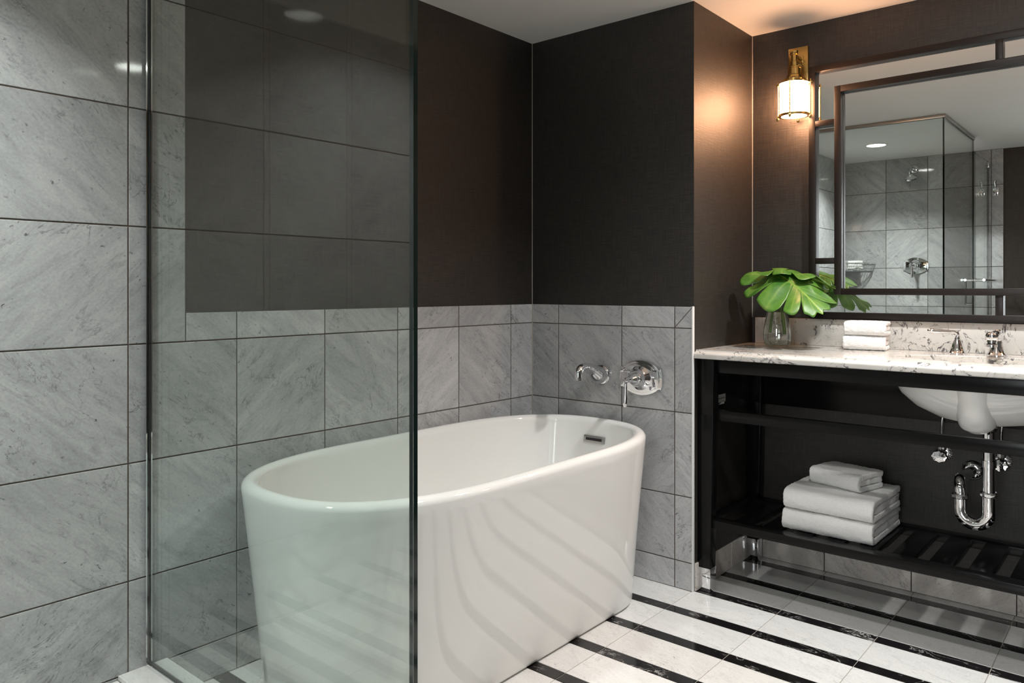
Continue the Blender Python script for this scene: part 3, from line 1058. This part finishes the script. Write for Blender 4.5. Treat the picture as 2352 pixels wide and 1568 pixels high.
# ================================================================== VANITY
vt = thing('vanity_stand', (-0.42, 2.79, 0), 'black open vanity stand with a slatted lower shelf against the alcove wall', 'vanity')
VL, VR = XC + .004, 0.451
YF0, YF1 = 2.560, 2.605      # front leg depth
YB0, YB1 = 2.985, 3.028      # back leg depth
ZT = 0.8445
def leg(side, front):
    y0, y1 = (YF0, YF1) if front else (YB0, YB1)
    if side < 0:
        top_ = (VL, VL + .060, y0, y1); mid = (VL, VL + .058, y0, y1); low = (VL, VL + .046, y0, y1)
    else:
        top_ = (VR - .060, VR, y0, y1); mid = (VR - .058, VR, y0, y1); low = (VR - .046, VR, y0, y1)
    m = MB().hexa(mid, top_, .64, ZT, .0012).hexa(low, mid, .085, .6405, .0012)
    o = build('leg', m, M['espresso'], vt, smooth=30)
    e = .0012
    c = MB().hexa((low[0] - (e if side > 0 else 0), low[1] + (e if side < 0 else 0), y0 - e, y1 + e), (low[0] - (e if side > 0 else 0), low[1] + (e if side < 0 else 0), y0 - e, y1 + e), .001, .086, .001)
    tag(build('foot_cap', c, M['chrome'], o, smooth=30), 'polished chrome foot cap')
for s in (-1, 1):
    leg(s, True); leg(s, False)
build('apron', MB().box(VL + .060, VR - .060, 2.575, 2.595, .795, ZT, .001), M['espresso'], vt)
build('front_rail', MB().box(VL + .0575, VR - .0575, 2.578, 2.600, .622, .660, .0015), M['espresso'], vt)
build('back_panel', MB().box(VL + .060, VR - .060, 3.012, 3.028, .632, ZT, .001), M['espresso'], vt)
for x0, x1 in ((VL + .001, VL + .018), (VR - .018, VR - .001)):
    build('side_panel', MB().box(x0, x1, YF1 - .001, YB0 + .001, .632, ZT, .001), M['espresso'], vt)
    xs0, xs1 = (x0, x0 + .02) if x0 < -1 else (x1 - .02, x1)
    build('shelf_side_rail', MB().box(xs0, xs1, YF1 - .001, YB0 + .001, .232, .258, .001), M['espresso'], vt)
build('shelf_front_rail', MB().box(VL + .048, VR - .048, 2.568, 2.622, .233, SHELF_Z, .0015), M['espresso'], vt)
build('shelf_back_rail', MB().box(VL + .048, VR - .048, 2.935, 2.990, .233, SHELF_Z, .0015), M['espresso'], vt)
for i in range(-5, 10):
    xc_ = -0.623 + i * .105
    x0, x1 = xc_ - .032, xc_ + .032
    x0, x1 = max(x0, VL + .021), min(x1, VR - .021)
    if x1 - x0 > .015:
        build('shelf_slat', MB().box(x0, x1, 2.621, 2.936, .240, SHELF_Z - .0005, .0015), M['espresso'], vt)
lb = build('paper_label', MB().box(VL + .0178, VL + .0186, 2.683, 2.748, .668, .698), M['paper'], vt, smooth=0)
tag(lb, 'small grey printed label')
pm = MB()
for i in range(5):
    pm.box(VL + .0185, VL + .0189, 2.690 + i * .0105, 2.697 + i * .0105, .681, .686)
build('print', pm, M['ink'], lb, smooth=0)
tag(build('white_triangle', MB().prism([(2.690, .661), (2.737, .661), (2.737, .673)], VL + .0178, VL + .0186, 'YZ'), M['flat_white'], vt, smooth=0), 'small white triangle')  # flat white triangle on the left side panel, below the grey label

# countertop with oval sink cut-out and ogee front edge
SX, SY, SA, SB = -0.42, 2.765, 0.235, 0.135
ct = thing('countertop', (-0.42, 2.79, .845), 'white quartz countertop with dark veins and an oval sink cut-out', 'countertop')
x0, x1, y0, y1 = XC + .0005, 0.4595, 2.556, YD - .0005
def rect_pt(th):
    c, s = math.cos(th), math.sin(th)
    k = min(((x1 - SX) / c if c > 1e-9 else (x0 - SX) / c if c < -1e-9 else 1e9), ((y1 - SY) / s if s > 1e-9 else (y0 - SY) / s if s < -1e-9 else 1e9))
    return SX + c * k, SY + s * k
angs = [2 * PI * i / 96 for i in range(96)]
for cxy in ((x0, y0), (x1, y0), (x1, y1), (x0, y1)):
    angs.append(math.atan2(cxy[1] - SY, cxy[0] - SX) % (2 * PI))
angs = sorted(set(angs))
def el(th, a, b_, z):
    c, s = math.cos(th), math.sin(th)
    k = 1 / math.sqrt((c / a) ** 2 + (s / b_) ** 2)
    return Vector((SX + c * k, SY + s * k, z))
zt_, zb_ = CT, 0.8455
Rr = [[Vector((*rect_pt(t), zb_)) for t in angs], [Vector((*rect_pt(t), zt_)) for t in angs],
      [el(t, SA, SB, zt_) for t in angs], [el(t, SA - .002, SB - .002, zt_ - .002) for t in angs], [el(t, SA - .002, SB - .002, zb_ + .001) for t in angs], [el(t, SA + .002, SB + .002, zb_) for t in angs]]
Rr.append(Rr[0])
cm = MB().rings(Rr, False, False)
ed = [(2.5562, zt_), (2.5505, zt_), (2.550, zt_ - .0008), (2.5492, zt_ - .0032), (2.547, zt_ - .0058), (2.5435, zt_ - .0080), (2.539, zt_ - .0094), (2.535, zt_ - .0104), (2.532, zt_ - .0122), (2.5303, zt_ - .0150), (2.530, zt_ - .018), (2.530, zb_ + .0025), (2.5322, zb_), (2.5562, zb_)]
cm.prism(ed, x0, x1, 'YZ')
build('slab', cm, M['quartz'], ct, smooth=28)
bs = MB().box(XC + .024, 0.459, 3.022, YD - .0005, CT + .0003, 0.980, .0015)
tag(build('backsplash', bs, M['quartz']), 'low white quartz backsplash strip with dark veins along the countertop back', 'backsplash')

# basin
bsn = thing('sink_basin', (SX, SY, .65), 'white oval undermount sink basin below the countertop', 'sink')
def er(a, b_, z, N=64):
    return [Vector((SX + a * math.cos(2 * PI * i / N), SY + b_ * math.sin(2 * PI * i / N), z)) for i in range(N)]
prof = [(1.10, 1.14, .845), (1.10, 1.14, .836), (1.0, 1.03, .832), (.98, 1.0, .80), (.90, .93, .76), (.74, .80, .722), (.50, .60, .692), (.22, .30, .678), (.08, .13, .674)]
inn = [(.07, .12, .682), (.22, .29, .686), (.48, .57, .700), (.71, .76, .729), (.87, .89, .765), (.95, .96, .80), (.985, .985, .845)]
Rb = [er(.268 * a, .160 * b_, z) for a, b_, z in prof] + [er(.245 * a, .142 * b_, z) for a, b_, z in inn]
Rb.append(Rb[0])
build('bowl', MB().rings(Rb, False, False), M['ceramic'], bsn, smooth=60)
oc = MB().tube([(-.432, 2.652, .81), (-.432, 2.664, .755), (-.431, 2.676, .71), (-.430, 2.686, .685), (-.430, 2.691, .670), (-.43, 2.693, .665)], [.062, .056, .054, .049, .033, .008], 28, 5)
build('overflow_channel', oc, M['ceramic'], bsn, smooth=60)
build('drain', MB().lathe([(.030, 0), (.033, .004), (.033, .014), (.026, .018)], (SX, SY, .654), 'Z', 28), M['chrome'], bsn)
build('drain_cup', MB().lathe([(.024, 0), (.022, .004), (.008, .005)], (SX, SY, .6860), 'Z', 24), M['chrome'], bsn)

# faucet pieces
FY = 2.965
fh = thing('sink_tap', (-0.535, FY, CT), 'chrome tap lever handle on the countertop left of the faucet spout', 'faucet')
build('base', MB().lathe([(.030, 0), (.030, .004), (.027, .007), (.0245, .010), (.021, .020), (.0165, .033), (.012, .043), (.0105, .047)], (-0.535, FY, CT), 'Z', 36), M['chrome'], fh)
build('lever', MB().lathe([(.0098, .047), (.0098, .051), (.007, .056), (.006, .060)], (-0.535, FY, CT), 'Z', 24).tube([(-0.535, FY, CT + .056), (-0.5345, FY, CT + .066), (-.540, FY - .002, CT + .0730), (-.556, FY - .006, CT + .0745), (-.585, FY - .013, CT + .075), (-.612, FY - .019, CT + .0762), (-.622, FY - .021, CT + .0752)],
      [.0062, .0062, .006, .0055, .0078, .0085, .0045], 18, 5), M['chrome'], fh)
fr = copy_tree(fh)
fr.location.x = -0.305
fr.scale.x = -1
fr['label'] = 'chrome tap lever handle on the countertop right of the faucet spout'
fs = thing('faucet_spout', (-0.42, FY, CT), 'chrome faucet spout with round ball top standing behind the sink', 'faucet')
build('base', MB().lathe([(.032, 0), (.032, .004), (.029, .008), (.025, .012), (.022, .026), (.0185, .044), (.016, .056)], (-0.42, FY, CT), 'Z', 36), M['chrome'], fs)
build('spout', MB().tube([(-0.42, FY + .002, CT + .040), (-0.42, FY - .004, CT + .060), (-.42, FY - .025, CT + .068), (-.42, FY - .065, CT + .064), (-.42, FY - .095, CT + .054), (-.42, FY - .100, CT + .044)], [.017, .0175, .0165, .015, .0148, .0145], 24, 5)
      .lathe([(.013, 0), (.0165, .001), (.0165, .008), (.0135, .010)], (-.42, FY - .100, CT + .034), 'Z', 24), M['chrome'], fs)
bl = MB()
bl.lathe([(.004 + .0155 * math.sin(PI * i / 14), .0165 - .0165 * math.cos(PI * i / 14)) for i in range(1, 14)], (-.42, FY - .094, CT + .050), 'Z', 28)
build('ball_cap', bl, M['chrome'], fs)
build('lift_rod', MB().lathe([(.003, 0), (.003, .040), (.009, .041), (.0095, .046), (.006, .050)], (-.42, FY + .022, CT + .035), 'Z', 18), M['chrome'], fs)

# trap and stop valves
tp = thing('drain_trap', (SX, 2.78, .36), 'polished chrome drain trap hanging under the sink basin', 'pipe')
tx, ty, lx = -0.413, SY, -0.492
build('tailpiece', MB().lathe([(.0175, 0), (.0175, .201)], (tx, ty, .452), 'Z', 28).lathe([(.021, 0), (.021, .02)], (tx, ty, .545), 'Z', 28), M['chrome'], tp)
build('slip_nut', MB().lathe([(.024, 0), (.026, .003), (.026, .012), (.022, .016)], (tx, ty, .452), 'Z', 10), M['chrome'], tp)
pts = [(tx, ty, .456), (tx, ty, .41)]
for i in range(0, 13):
    a = PI * i / 12
    pts.append(((tx + lx) / 2 + (tx - lx) / 2 * math.cos(a), ty + .012 * i / 12, .40 - .0395 * math.sin(a) * 1.05))
pts += [(lx, ty + .012, .415), (lx, ty + .012, .440)]
build('u_bend', MB().tube(pts, .0195, 24), M['chrome'], tp)
build('slip_nut', MB().lathe([(.024, 0), (.0265, .003), (.0265, .012), (.023, .016)], (lx, ty + .012, .432), 'Z', 10), M['chrome'], tp)
pts = [(lx, ty + .012, .440), (lx, ty + .012, .452)]
for i in range(0, 9):
    a = PI / 2 * i / 8
    pts.append((lx - .001 * i, ty + .012 + .034 * (1 - math.cos(a)), .452 + .034 * math.sin(a)))
pts += [(lx - .009, ty + .1, .482), (lx - .010, YD - .004, .470)]
build('waste_arm', MB().tube(pts, .0165, 24), M['chrome'], tp)
build('wall_flange', MB().lathe([(.034, 0), (.034, .004), (.028, .012), (.018, .016)], (lx - .010, YD, .470), '-Y', 32), M['chrome'], tp)

def stop_valve(x, z, label):
    t = thing('stop_valve', (x, YD, z), label, 'valve', 'water stop valves under the sink')
    build('wall_flange', MB().lathe([(.027, 0), (.026, .004), (.016, .010)], (x, YD, z), '-Y', 28), M['chrome'], t)
    build('body', MB().tube([(x, YD - .006, z), (x, YD - .070, z)], .010, 16).tube([(x, YD - .048, z - .004), (x, YD - .048, z + .034)], .008, 14).lathe([(.014, 0), (.014, .014)], (x, YD - .048, z + .022), 'Z', 8), M['chrome'], t)
    k = MB()
    km = Matrix.Translation((x, YD - .070, z)) @ Matrix.Rotation(PI / 2, 4, 'X')
    pr = [(.008, 0), (.018, .004), (.021, .010), (.018, .018), (.006, .020)]
    R2 = []
    for r, h in pr:
        ring = []
        for j in range(40):
            a = 2 * PI * j / 40
            rr = r * (1 + (.07 * math.cos(8 * a) if r > .015 else 0))
            ring.append(km @ Vector((rr * 1.25 * math.cos(a), rr * math.sin(a), h)))
        R2.append(ring)
    k.rings(R2)
    build('knob', k, M['chrome'], t)
    build('supply_tube', MB().tube([(x, YD - .048, z + .034), (x + .002, YD - .046, z + .12), (x + .02, YD - .055, z + .22), (x + .03, YD - .075, .855)], .005, 10, 6), M['chrome'], t)
stop_valve(-0.590, .518, 'chrome water stop valve on the wall left of the drain trap')
stop_valve(-0.413, .514, 'chrome water stop valve on the wall partly behind the drain pipe')

# ================================================================== MIRROR
mr = thing('wall_mirror', (-0.42, YD, 0.984), 'large dark bronze framed mirror with an inner frame over the countertop', 'mirror')
ML, MR_, MB0, MT = -1.050, 0.210, 0.983, 1.957
IL, IR, IB, IT = -0.953, 0.113, 1.074, 1.866
fw = .024
YM0, YM1 = 3.008, YD - .001
def frame(mb, l, r, b_, t, ya, yb):
    mb.box(l, l + fw, ya, yb, b_, t, .001)
    mb.box(r - fw, r, ya, yb, b_, t, .001)
    mb.box(l + fw - .0005, r - fw + .0005, ya, yb, b_, b_ + fw, .001)
    mb.box(l + fw - .0005, r - fw + .0005, ya, yb, t - fw, t, .001)
m_ = MB(); frame(m_, ML, MR_, MB0, MT, YM0, YM1)
build("outer_frame", m_, M["frame"], mr)
m_ = MB(); frame(m_, IL, IR, IB, IT, YM0 - .004, YD - .019)
build('inner_frame', m_, M['frame'], mr)
for zc in (1.733, 1.204):
    build('frame_bar', MB().box(ML + fw - .0005, IL + .0005, YM0 + .001, YD - .019, zc - .011, zc + .011, .001), M['frame'], mr)
    build('frame_bar', MB().box(IR - .0005, MR_ - fw + .0005, YM0 + .001, YD - .019, zc - .011, zc + .011, .001), M['frame'], mr)
build('frame_bar', MB().box(-.431, -.409, YM0 + .001, YD - .019, IT - .0005, MT - fw + .0005, .001), M['frame'], mr)
build('frame_bar', MB().box(-.431, -.409, YM0 + .001, YD - .019, MB0 + fw - .0005, IB + .0005, .001), M['frame'], mr)
build('mirror_glass', MB().box(ML + .004, MR_ - .004, YD - .018, YD - .006, MB0 + .004, MT - .004), M['mirror'], mr, smooth=0)

# ================================================================== SCONCE
LX, LY = -1.0935, 2.972
scn = thing('wall_sconce', (LX, YD, 1.75), 'brass lantern wall light with glowing white glass on the left side of the mirror', 'wall light', 'brass wall lights beside the mirror')
build('backplate', MB().box(-1.141, -1.063, YD - .012, YD, 1.905, 2.052, .002), M['brass'], scn)
build('arm', MB().tube([(LX, YD - .010, 2.0), (LX, LY + .010, 2.0)], .010, 14).box(LX - .014, LX + .014, YD - .016, YD - .011, 1.985, 2.015, .001), M['brass'], scn)
build('socket_cap', MB().lathe([(.041, 1.899), (.043, 1.903), (.043, 1.908), (.036, 1.911), (.029, 1.915), (.0265, 1.921), (.0265, 1.925), (.0235, 1.928), (.0225, 1.952), (.0245, 1.953), (.0245, 1.957), (.018, 1.960), (.0135, 1.962), (.0135, 1.978), (.0105, 1.980), (.0105, 2.004), (.015, 2.006), (.0155, 2.010), (.0135, 2.013), (.016, 2.016), (.015, 2.020)], (LX, LY, 0), 'Z', 36), M['brass'], scn)
build('crown_ring', MB().lathe([(.045, 1.8955), (.0565, 1.892), (.057, 1.896), (.048, 1.9005), (.045, 1.8955)], (LX, LY, 0), 'Z', 40, False, False), M['brass'], scn)
build('glass_shade', MB().lathe([(.046, 1.770), (.052, 1.774), (.053, 1.78), (.053, 1.890), (.050, 1.895), (.040, 1.898)], (LX, LY, 0), 'Z', 40), M['sconce_glass'], scn)
build('base_ring', MB().lathe([(.0475, 1.766), (.0575, 1.766), (.0575, 1.773), (.0545, 1.776), (.0475, 1.774), (.0475, 1.766)], (LX, LY, 0), 'Z', 40, False, False), M['brass'], scn)
for i in range(4):
    a = math.radians(-84 + 90 * i)
    px, py = LX + .0615 * math.cos(a), LY + .0615 * math.sin(a)
    ro = build('cage_rod', MB().tube([(px, py, 1.764), (px, py, 1.893)], .0024, 10), M['brass'], scn)
    build('finial', MB().lathe([(.0024, 0), (.0055, .002), (.0055, .006), (.003, .009), (.0035, .013), (.001, .016)], (px, py, 1.889), 'Z', 14), M['brass'], ro)
    build('finial', MB().lathe([(.001, 0), (.0038, .003), (.0055, .007), (.0055, .012), (.0024, .015)], (px, py, 1.752), 'Z', 14), M['brass'], ro)

scn2 = copy_tree(scn)               # its twin beyond the right end of the mirror
scn2.location.x = -0.84 - LX
scn2['label'] = 'brass lantern wall light with glowing white glass past the right end of the mirror'

# ================================================================== VASE AND LEAVES
VX, VY = -1.112, 2.850
vs_ = thing('glass_vase', (VX, VY, CT), 'clear tapered glass vase half filled with water on the countertop corner', 'vase')
vp = [(.036, .001), (.043, .003), (.0475, .012), (.0505, .030), (.0512, .050), (.049, .075), (.0435, .105), (.037, .134), (.031, .165), (.0265, .195), (.0255, .215)]
vin = [(r - .0022, h) for r, h in vp[2:]][::-1] + [(.040, .010), (.020, .0085)]
build('vase_body', MB().lathe([(r, CT + h) for r, h in vp] + [(r, CT + h) for r, h in vin], (VX, VY, 0), 'Z', 56), M['vase_glass'], vs_, smooth=60)
wp = [(.020, .0090), (.0395, .0105), (.0445, .014), (.0478, .030), (.0485, .050), (.0463, .075), (.0408, .105), (.0345, .133)]
build('water', MB().lathe([(r, CT + h) for r, h in wp], (VX, VY, 0), 'Z', 56), M['water'], vs_, smooth=60)

def interp(t, pts):
    for (a, u), (b_, v) in zip(pts[:-1], pts[1:]):
        if t <= b_:
            k = (t - a) / (b_ - a)
            return u + (v - u) * k * k * (3 - 2 * k)
    return pts[-1][1]

def leaf_blade(length, lobes, seed, droop, sidedroop, cup):
    """flat leaf in (u along the midrib, v across) then bent; returns MB, rib values"""
    rnd = random.Random(seed)
    mb = MB(); rib = []
    NR = 14
    W = length * 0.62
    for side in (-1, 1):
        # angular parameter t: 0 at the tip, 1 at the back of the basal lobe
        NT = 128
        slits = []
        for k in range(lobes):
            c = 0.14 + 0.70 * (k + .5 + rnd.uniform(-.12, .12)) / lobes
            slits.append((c, 0.010 + .007 * rnd.random(), 0.40 + .22 * rnd.random()))
        def frame_pt(t, r):
            s = max(0.0, 0.86 * (1 - t * 1.22))           # where its vein leaves the midrib
            ang = t ** 0.9 * math.radians(148)
            # outline radius
            R = length * interp(t, ((0, .24), (.06, .25), (.16, .40), (.35, .60), (.55, .68), (.75, .64), (.9, .50), (1.0, .30)))
            u = s * length + R * r * math.cos(ang)
            v = R * r * math.sin(ang) * 0.86
            return u, v * side, R
        def slit_cut(t, r):
            for c, w, r0 in slits:
                if r > r0:
                    ww = w * min(1, (r - r0) / (1 - r0) * 1.5 + .15)
                    if abs(t - c) < ww * .5 + .004:
                        return True
            return False
        # lobes: strips between slits, shaped by warping t near the slits
        idx = {}
        bounds = [0.0] + [c for c, _, _ in slits] + [1.0]
        for b0, b1, li in zip(bounds[:-1], bounds[1:], range(99)):
            NL = 14
            s0 = next((x for x in slits if x[0] == b0), None)
            s1 = next((x for x in slits if x[0] == b1), None)
            base = len(mb.v)
            P = []
            for i in range(NL + 1):
                f = i / NL
                for j in range(NR + 1):
                    r = j / NR
                    def half(s):
                        if s is None or r <= s[2]:
                            return 0.0
                        q = (r - s[2]) / (1 - s[2])
                        return s[1] * (q ** .7) * (1 + .5 * max(0, q - .75) / .25)
                    t0, t1 = b0 + half(s0), b1 - half(s1)
                    t = t0 + (t1 - t0) * f
                    rr = r
                    # rounded lobe ends
                    end = abs(2 * f - 1)
                    lim = 1 - (0.05 * max(0, 2 * f - 1) ** 2 + 0.13 * max(0, 1 - 2 * f) ** 2.5) * (1 if (s0 and s1) else .6)
                    rr = r * lim
                    u, v, R_ = frame_pt(t, rr)
                    P.append((u, v))
                    vein = max(0.0, 1 - abs(f - .5) * 2 / .10) * 0.55 * (1 - r * .6)
                    mid = max(0.0, 1 - abs(v) / (.0055 * length / .26))
                    rib.append(max(vein * .8, mid))
            for (u, v) in P:
                x = v
                un = u / length
                z = -droop * max(0, un) ** 2 * length - sidedroop * (abs(v) / W) ** 1.8 * length
                z += cup * abs(v) * math.exp(-abs(v) / (.25 * W))
                z += .010 * length / .26 * math.sin(11 * un + 3 * seed + (2 if v > 0 else 0)) * min(1, abs(v) / (.4 * W))
                yy = u * (1 - .10 * droop * max(0, un))
                mb.v.append(Vector((x, yy, z)))
            for i in range(NL):
                for j in range(NR):
                    a = base + i * (NR + 1) + j
                    mb.f.append([a, a + 1, a + NR + 2, a + NR + 1]); mb.mi.append(0)
    return mb, rib

def leaf(label, basep, tipdir, updir, length, lobes, seed, droop, sidedroop, stem_pts):
    t = thing('monstera_leaf', basep, label, 'leaf', 'monstera leaves in the glass vase')
    mb, rib = leaf_blade(length, lobes, seed, droop, sidedroop, .12)
    y = Vector(tipdir).normalized()
    z = Vector(updir)
    z = (z - y * z.dot(y)).normalized()
    x = y.cross(z)
    m3 = Matrix((x, y, z)).transposed()
    mb.v = [m3 @ p + Vector(basep) for p in mb.v]
    o = build('leaf_blade', mb, M['leaf'], t, smooth=180, recalc=False)
    at = o.data.attributes.new('rib', 'FLOAT', 'POINT')
    at.data.foreach_set('value', rib)
    so = o.modifiers.new('thickness', 'SOLIDIFY')
    so.thickness = 0.0008
    build('leaf_stem', MB().tube(stem_pts, [.0042, .004, .0038, .0036, .0034][:len(stem_pts)], 12, 5), M['stem'], t)
    return t
leaf('large split monstera leaf drooping towards the front of the glass vase', (-1.122, 2.848, 1.154), (0.80, -0.47, -0.24), (0.06, -0.36, 1.0), .250, 4, 3, .30, .24,
     [(-1.128, 2.832, CT + .055), (-1.122, 2.840, CT + .14), (-1.117, 2.847, CT + .205), (-1.119, 2.849, 1.130), (-1.122, 2.848, 1.154)])
leaf('smaller monstera leaf rising behind the large one, turned towards the mirror', (-1.130, 2.868, 1.160), (0.72, 0.40, 0.02), (-0.15, 0.25, 1.0), .205, 4, 8, .30, .30,
     [(-1.098, 2.866, CT + .050), (-1.103, 2.862, CT + .14), (-1.108, 2.860, CT + .205), (-1.122, 2.864, 1.135), (-1.130, 2.868, 1.160)])

# ================================================================== CEILING LIGHTS
for (x, y, watt, beam, lab) in DOWNLIGHTS:
    t = thing('recessed_downlight', (x, y, ZC), lab, 'ceiling light', 'recessed ceiling downlights')
    build('trim_ring', MB().lathe([(.062, ZC - .001), (.064, ZC - .006), (.078, ZC - .004), (.080, ZC - .0002)], (x, y, 0), 'Z', 40, False, False), M['trim_white'], t)
    build('lens', MB().lathe([(.0618, ZC - .0035), (.0618, ZC - .0005)], (x, y, 0), 'Z', 40), M['lens'], t)
    ld = bpy.data.lights.new('downlight_lamp', 'AREA')
    ld.shape = 'DISK'
    ld.size = 0.11
    ld.energy = watt
    ld.color = DOWN_COL
    ld.spread = math.radians(beam)
    lo = bpy.data.objects.new('downlight_lamp', ld)
    COL.objects.link(lo)
    lo.parent = t
    lo.location = (0, 0, -0.008)
